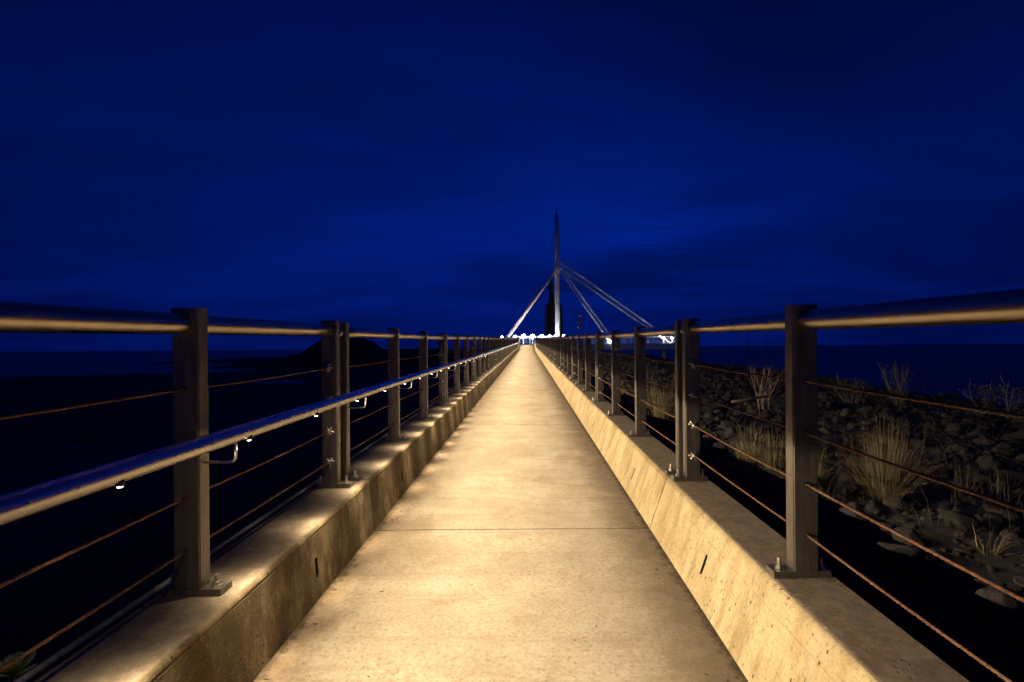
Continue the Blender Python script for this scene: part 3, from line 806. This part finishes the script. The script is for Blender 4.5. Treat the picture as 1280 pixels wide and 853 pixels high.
for k in range(11000):
    y = 0.6 + 40*rr.random()**1.5; x = 2.1 + 11.5*rr.random()
    if x < 1.9 + 0.3*rr.random(): continue
    sz = 0.028 + 0.12*rr.random()**3.0 + (0.10 if rr.random() < 0.012 else 0)
    # must fall in the frame
    px = 660 + 640*x/y
    if px > 1420: continue
    if px < 690: continue
    cand.append((sz/y, x, y, sz))
for k in range(3800):
    y = 2.2+7*rr.random()**1.3; x = 2.0+5.5*rr.random()
    if 690 < 660+640*x/y < 1420: cand.append((0.0, x, y, 0.012+0.03*rr.random()**2))
cand.sort(reverse=True)
big = cand[:285]; small = cand[285:]
for _, x, y, sz in big:
    o = bpy.data.objects.new('rubble_rock', rr.choice(RM)); C.objects.link(o)
    o.location = (x, y, ground_h(x, y) + sz*0.12); o.scale = (sz, sz*rr.uniform(.8,1.1), sz*rr.uniform(.8,1.15))
    o.rotation_euler = (rr.uniform(-.5,.5), rr.uniform(-.5,.5), rr.uniform(0,6.28))
    tag(o, 'dark angular rock lying in the rubble beyond the right railing', 'rock', 'rubble rocks beyond the right railing')
b = MB()
src = [([v.co.copy() for v in me.vertices], [tuple(p.vertices) for p in me.polygons]) for me in RM]
for _, x, y, sz in small:
    vs_, fs_ = src[rr.randrange(len(src))]
    m4 = Matrix.Translation((x, y, ground_h(x, y)+sz*0.1)) @ Matrix.Rotation(rr.uniform(0,6.28), 4, 'Z') @ Matrix.Rotation(rr.uniform(-.6,.6), 4, 'X') @ Matrix.Scale(sz, 4)
    b.add([m4 @ q for q in vs_], fs_)
tag(b.build('rubble', M['rock']), kind='stuff')

# ------------------------------------------------------------------ plants
def set_shade(o, vals):
    at_ = o.data.attributes.new('shade', 'FLOAT', 'POINT'); at_.data.foreach_set('value', vals)
def tuft(name, loc, h, spread, n, seed, label, cat, upright=0.5, group=None, shade=(0.1,0.85), w=0.0026, parent=None):
    rg = random.Random(seed); b = MB(); sh = []
    for k in range(n):
        a = rg.uniform(0, 6.283); r0 = spread*0.16*math.sqrt(rg.random())
        up_ = rg.random() < upright
        L = h*rg.uniform(0.55, 1.05)*(1.0 if up_ else 0.85)
        lean = rg.uniform(0.02, 0.22) if up_ else rg.uniform(0.35, 1.15)
        if rg.random() < 0.2: lean = rg.uniform(1.1, 1.55); L *= 0.75   # bent and dead blades
        a2 = a + rg.uniform(-.5,.5); dirx, diry = math.cos(a2), math.sin(a2)
        p = Vector((math.cos(a)*r0, math.sin(a)*r0, 0)); sd = Vector((-diry, dirx, 0)).lerp(Vector((rg.uniform(-1,1), rg.uniform(-1,1), 0)), 0.5).normalized()
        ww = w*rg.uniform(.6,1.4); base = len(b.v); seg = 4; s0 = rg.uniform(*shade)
        for i in range(seg+1):
            t = i/seg; bend = lean*(0.35+0.65*t)*1.15 + rg.uniform(-.12,.12)
            if rg.random() < 0.05: bend += rg.uniform(.3,.9)
            if i: p = p + Vector((dirx*math.sin(bend), diry*math.sin(bend), math.cos(bend)))*(L/seg)
            q = ww*(1-t*0.85)
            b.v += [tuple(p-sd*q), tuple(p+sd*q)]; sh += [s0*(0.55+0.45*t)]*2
            if i: b.f.append((base+2*i-2, base+2*i-1, base+2*i+1, base+2*i)); b.sm.append(True)
    o = b.build(name, M['grass'], parent, loc); set_shade(o, sh)
    if label: tag(o, label, cat, group)
    return o
def gl(x, y, dz=0.0): return (x, y, ground_h(x, y)+dz)
TG = 'dry grass tufts beyond the right railing'
tuft('grass_tuft', gl(2.95,4.25), 0.66, 0.80, 900, 1, 'largest dry tussock with upright seed stalks right of the nearest right post', 'grass tuft', 0.42, TG, w=0.0022)
tuft('grass_tuft', gl(2.30,5.35), 0.40, 0.7, 330, 2, 'low pale grass tuft between the double post and the nearest right post', 'grass tuft', 0.35, TG)
tuft('grass_tuft', gl(2.40,5.0), 0.42, 0.6, 260, 3, 'greenish grass tuft just left of the nearest right post', 'grass tuft', 0.3, TG, (0.05,0.6))
tuft('grass_tuft', gl(2.55,4.6), 0.36, 0.6, 150, 4, 'low straggly grass tuft behind the nearest right post', 'grass tuft', 0.25, TG)
tuft('grass_tuft', gl(2.05,7.9), 0.66, 0.7, 420, 5, 'tall dense dry grass clump just left of the right double post', 'grass tuft', 0.7, TG)
tuft('grass_tuft', gl(2.20,9.3), 0.62, 0.7, 300, 6, 'dense dry grass clump behind the third right post', 'grass tuft', 0.7, TG)
tuft('grass_tuft', gl(2.0,11.2), 0.55, 0.6, 200, 7, 'farther dry grass clump behind the cables of the second right panel', 'grass tuft', 0.6, TG)
tuft('grass_tuft', gl(3.62,4.25), 0.32, 0.35, 60, 8, 'small wispy dry grass tuft right of the largest tussock', 'grass tuft', 0.5, TG)
tuft('grass_tuft', gl(2.72,3.05), 0.26, 0.4, 40, 9, 'sparse drooping grass near the bottom right among the rocks', 'grass tuft', 0.1, TG)
tuft('grass_tuft', gl(4.0,4.35), 0.38, 0.35, 45, 10, 'thin dry grass tuft at the right edge among the rocks', 'grass tuft', 0.5, TG)
rg = random.Random(5)
b = MB(); sh = []
for k in range(1500):                                 # scattered single stalks and weeds
    y = 3.2+30*rg.random()**1.4; x = 2.3+10*rg.random()
    if 660+640*x/y > 1400: continue
    z = ground_h(x,y); L = rg.uniform(.08,.42)*(1.5 if rg.random() < .1 else 1); a = rg.uniform(0,6.28); ln_ = rg.uniform(.1,.8); base = len(b.v); w = rg.uniform(0.0015, 0.004)
    for i in range(4):
        t = i/3; q = (x+math.cos(a)*ln_*L*t*t, y+math.sin(a)*ln_*L*t*t, z+L*t*(1-0.3*ln_*t)); ww = w*(1-.7*t)
        b.v += [(q[0]-ww,q[1],q[2]),(q[0]+ww,q[1],q[2])]; sh += [rg.uniform(.3,1)]*2
        if i: b.f.append((base+2*i-2, base+2*i-1, base+2*i+1, base+2*i)); b.sm.append(True)
o = b.build('weeds', M['grass']); set_shade(o, sh); tag(o, kind='stuff')

def shrub(name, loc, h, wdt, nst, nleaf, seed, label, cat, group=None, leaf=0.035):
    rg = random.Random(seed); root = empty(name, loc); tag(root, label, cat, group)
    b = MB(); lf = MB()
    for k in range(nst):
        a = rg.uniform(0, 6.283); p = Vector((0.05*math.cos(a),0.05*math.sin(a),-0.05)); pts = [p.copy()]
        L = h*rg.uniform(.55,1.05); d = Vector((math.cos(a)*wdt/h*rg.random(), math.sin(a)*wdt/h*rg.random(), 1)).normalized()
        for i in range(5):
            d = (d + Vector((rg.uniform(-.2,.2), rg.uniform(-.2,.2), rg.uniform(-.02,.15)))).normalized(); p = p + d*L/5; pts.append(p.copy())
        b.tube(pts, [0.009*(1-0.15*i) for i in range(6)], 5)
        for j in range(2):                            # side twigs
            i = rg.randrange(1,5); q = pts[i]; dd = (d+Vector((rg.uniform(-1,1), rg.uniform(-1,1), rg.uniform(.1,.8)))).normalized()
            b.tube([q, q+dd*L*0.16, q+dd*L*0.16+Vector((rg.uniform(-.05,.05),rg.uniform(-.05,.05),L*0.14))], [0.005,0.004,0.002], 4)
    for k in range(nleaf):
        t = rg.random()**0.6; a = rg.uniform(0,6.283); r = wdt*(0.25+0.75*rg.random())*(1-0.45*t)*0.75
        c = Vector((math.cos(a)*r, math.sin(a)*r, h*0.72*t)); L = leaf*rg.uniform(.6,1.4)
        d = Vector((rg.gauss(0,1), rg.gauss(0,1), rg.gauss(.4,.7))).normalized(); s2 = d.orthogonal().normalized()*L*0.3
        lf.add([c, c+d*L*.5+s2, c+d*L, c+d*L*.5-s2], [(0,1,2,3)])
    b.build('stem', M['twig'], root)
    if nleaf: lf.build('foliage', M['leaf'], root)
    return root
SG = 'shrubs along the crest beyond the right railing'
shrub('shrub', gl(5.2,11.2), 0.95, 0.55, 9, 380, 11, 'dark leafy shrub with bare twigs just left of the nearest right post', 'shrub', SG)
shrub('shrub', gl(7.2,11.4), 0.8, 0.8, 10, 700, 12, 'bushy shrub on the crest just right of the nearest right post', 'shrub', SG)
shrub('shrub', gl(8.5,11.7), 1.35, 0.6, 14, 650, 13, 'tallest twiggy shrub on the crest above the largest tussock', 'shrub', SG)
shrub('shrub', gl(10.2,11.5), 0.7, 0.7, 6, 500, 14, 'low dark shrub on the crest right of the tallest twiggy shrub', 'shrub', SG)
shrub('shrub', gl(9.0,9.6), 0.85, 1.0, 8, 900, 15, 'wide dark bush at the right edge of the view', 'shrub', SG)
shrub('shrub', gl(4.0,13.5), 0.7, 0.45, 8, 160, 16, 'small twiggy shrub seen behind the right double post', 'shrub', SG)
shrub('shrub', gl(3.3,14.5), 0.8, 0.4, 9, 90, 17, 'thin bare shrub between the third right post and the double post', 'shrub', SG)
shrub('dead_stems', gl(4.1,9.0), 1.75, 0.28, 3, 0, 18, 'tall bare dead stems rising past the horizon left of the nearest right post', 'dead plant')
shrub('dead_stems', gl(4.3,9.3), 1.45, 0.3, 5, 0, 19, 'shorter bare dead stems close to the back of the nearest right post', 'dead plant')
# fallen pale stick on the rocks
b = MB(); z = ground_h(4.2,8.0)
b.tube([(3.3,8.3,ground_h(3.3,8.3)+.32),(3.6,8.35,ground_h(3.6,8.35)+.37),(3.95,8.4,ground_h(3.95,8.4)+.39)], [0.022,0.02,0.014], 8)
tag(b.build('driftwood', M['twig']), 'short pale driftwood stick lying on the rocks left of the nearest right post', 'stick')

# succulent at the lower left, growing up beside the kerb
sx, sy = -1.725, 1.70; sz0 = 0.365
root = empty('succulent', (sx, sy, ground_h(sx, sy))); tag(root, 'small green succulent with rounded leaves outside the left kerb at the bottom', 'plant')
b = MB(); hh = sz0-ground_h(sx,sy); b.tube([(0.03,0,-0.1),(0.0,0.02,hh*0.5),(0,0,hh)], [0.016,0.013,0.011], 8); b.build('stem', M['twig'], root)
rg = random.Random(3)
def sleaf(d, L, w):
    m = MB(); d = Vector(d).normalized(); side = d.cross(Vector((0,0,1))).normalized(); up = side.cross(d)
    prof = [(0,.25),(.25,.6),(.55,1),(.8,.95),(.95,.6),(1.0,.15)]; base = []
    for t, q in prof:
        c = d*L*t + up*(0.25*L*t*t) + Vector((0,0,hh))
        base.append([c+side*w*q*math.cos(a)+up*w*0.33*q*math.sin(a) for a in [k*math.pi/4 for k in range(8)]])
    v = [p for r_ in base for p in r_]; n = 8
    f = [(i*n+k, i*n+(k+1)%n, (i+1)*n+(k+1)%n, (i+1)*n+k) for i in range(len(prof)-1) for k in range(n)] + [tuple(range(7,-1,-1)), tuple(range(len(v)-8, len(v)))]
    m.add(v, f, True); m.build('leaf', M['succ'], root)
for k in range(11):
    a = k*2.4; el_ = 0.15+0.1*k; L = 0.085-0.003*k
    sleaf((math.cos(a)*math.cos(el_), math.sin(a)*math.cos(el_), math.sin(el_)), L, 0.021)

# leaf litter and grit swept against both kerbs
rg = random.Random(9); b = MB()
for k in range(420):
    y = 1.6+12*rg.random()**1.5
    x = (XR_P-0.01-abs(rg.gauss(0,0.05))) if rg.random() < 0.55 else (XL_P+0.01+abs(rg.gauss(0,0.05)))
    if rg.random() < 0.22: x = rg.uniform(XL_P+0.1, XR_P-0.1)
    L = rg.uniform(.003,.020)*(0.6 if abs(x) < 0.7 else 1); a = rg.uniform(0,6.28); z = pz(y)+0.001; w = L*rg.uniform(.2,.5)
    c, s_n = math.cos(a), math.sin(a)
    P_ = lambda u, v, h: (x+c*u-s_n*v, y+s_n*u+c*v, z+h)
    b.add([P_(-L,0,0),P_(0,-w,.001),P_(L,0,.003),P_(0,w,.001),P_(0,0,.0045)], [(0,1,4),(1,2,4),(2,3,4),(3,0,4),(3,2,1,0)])
tag(b.build('leaf_litter', M['litter']), kind='stuff')
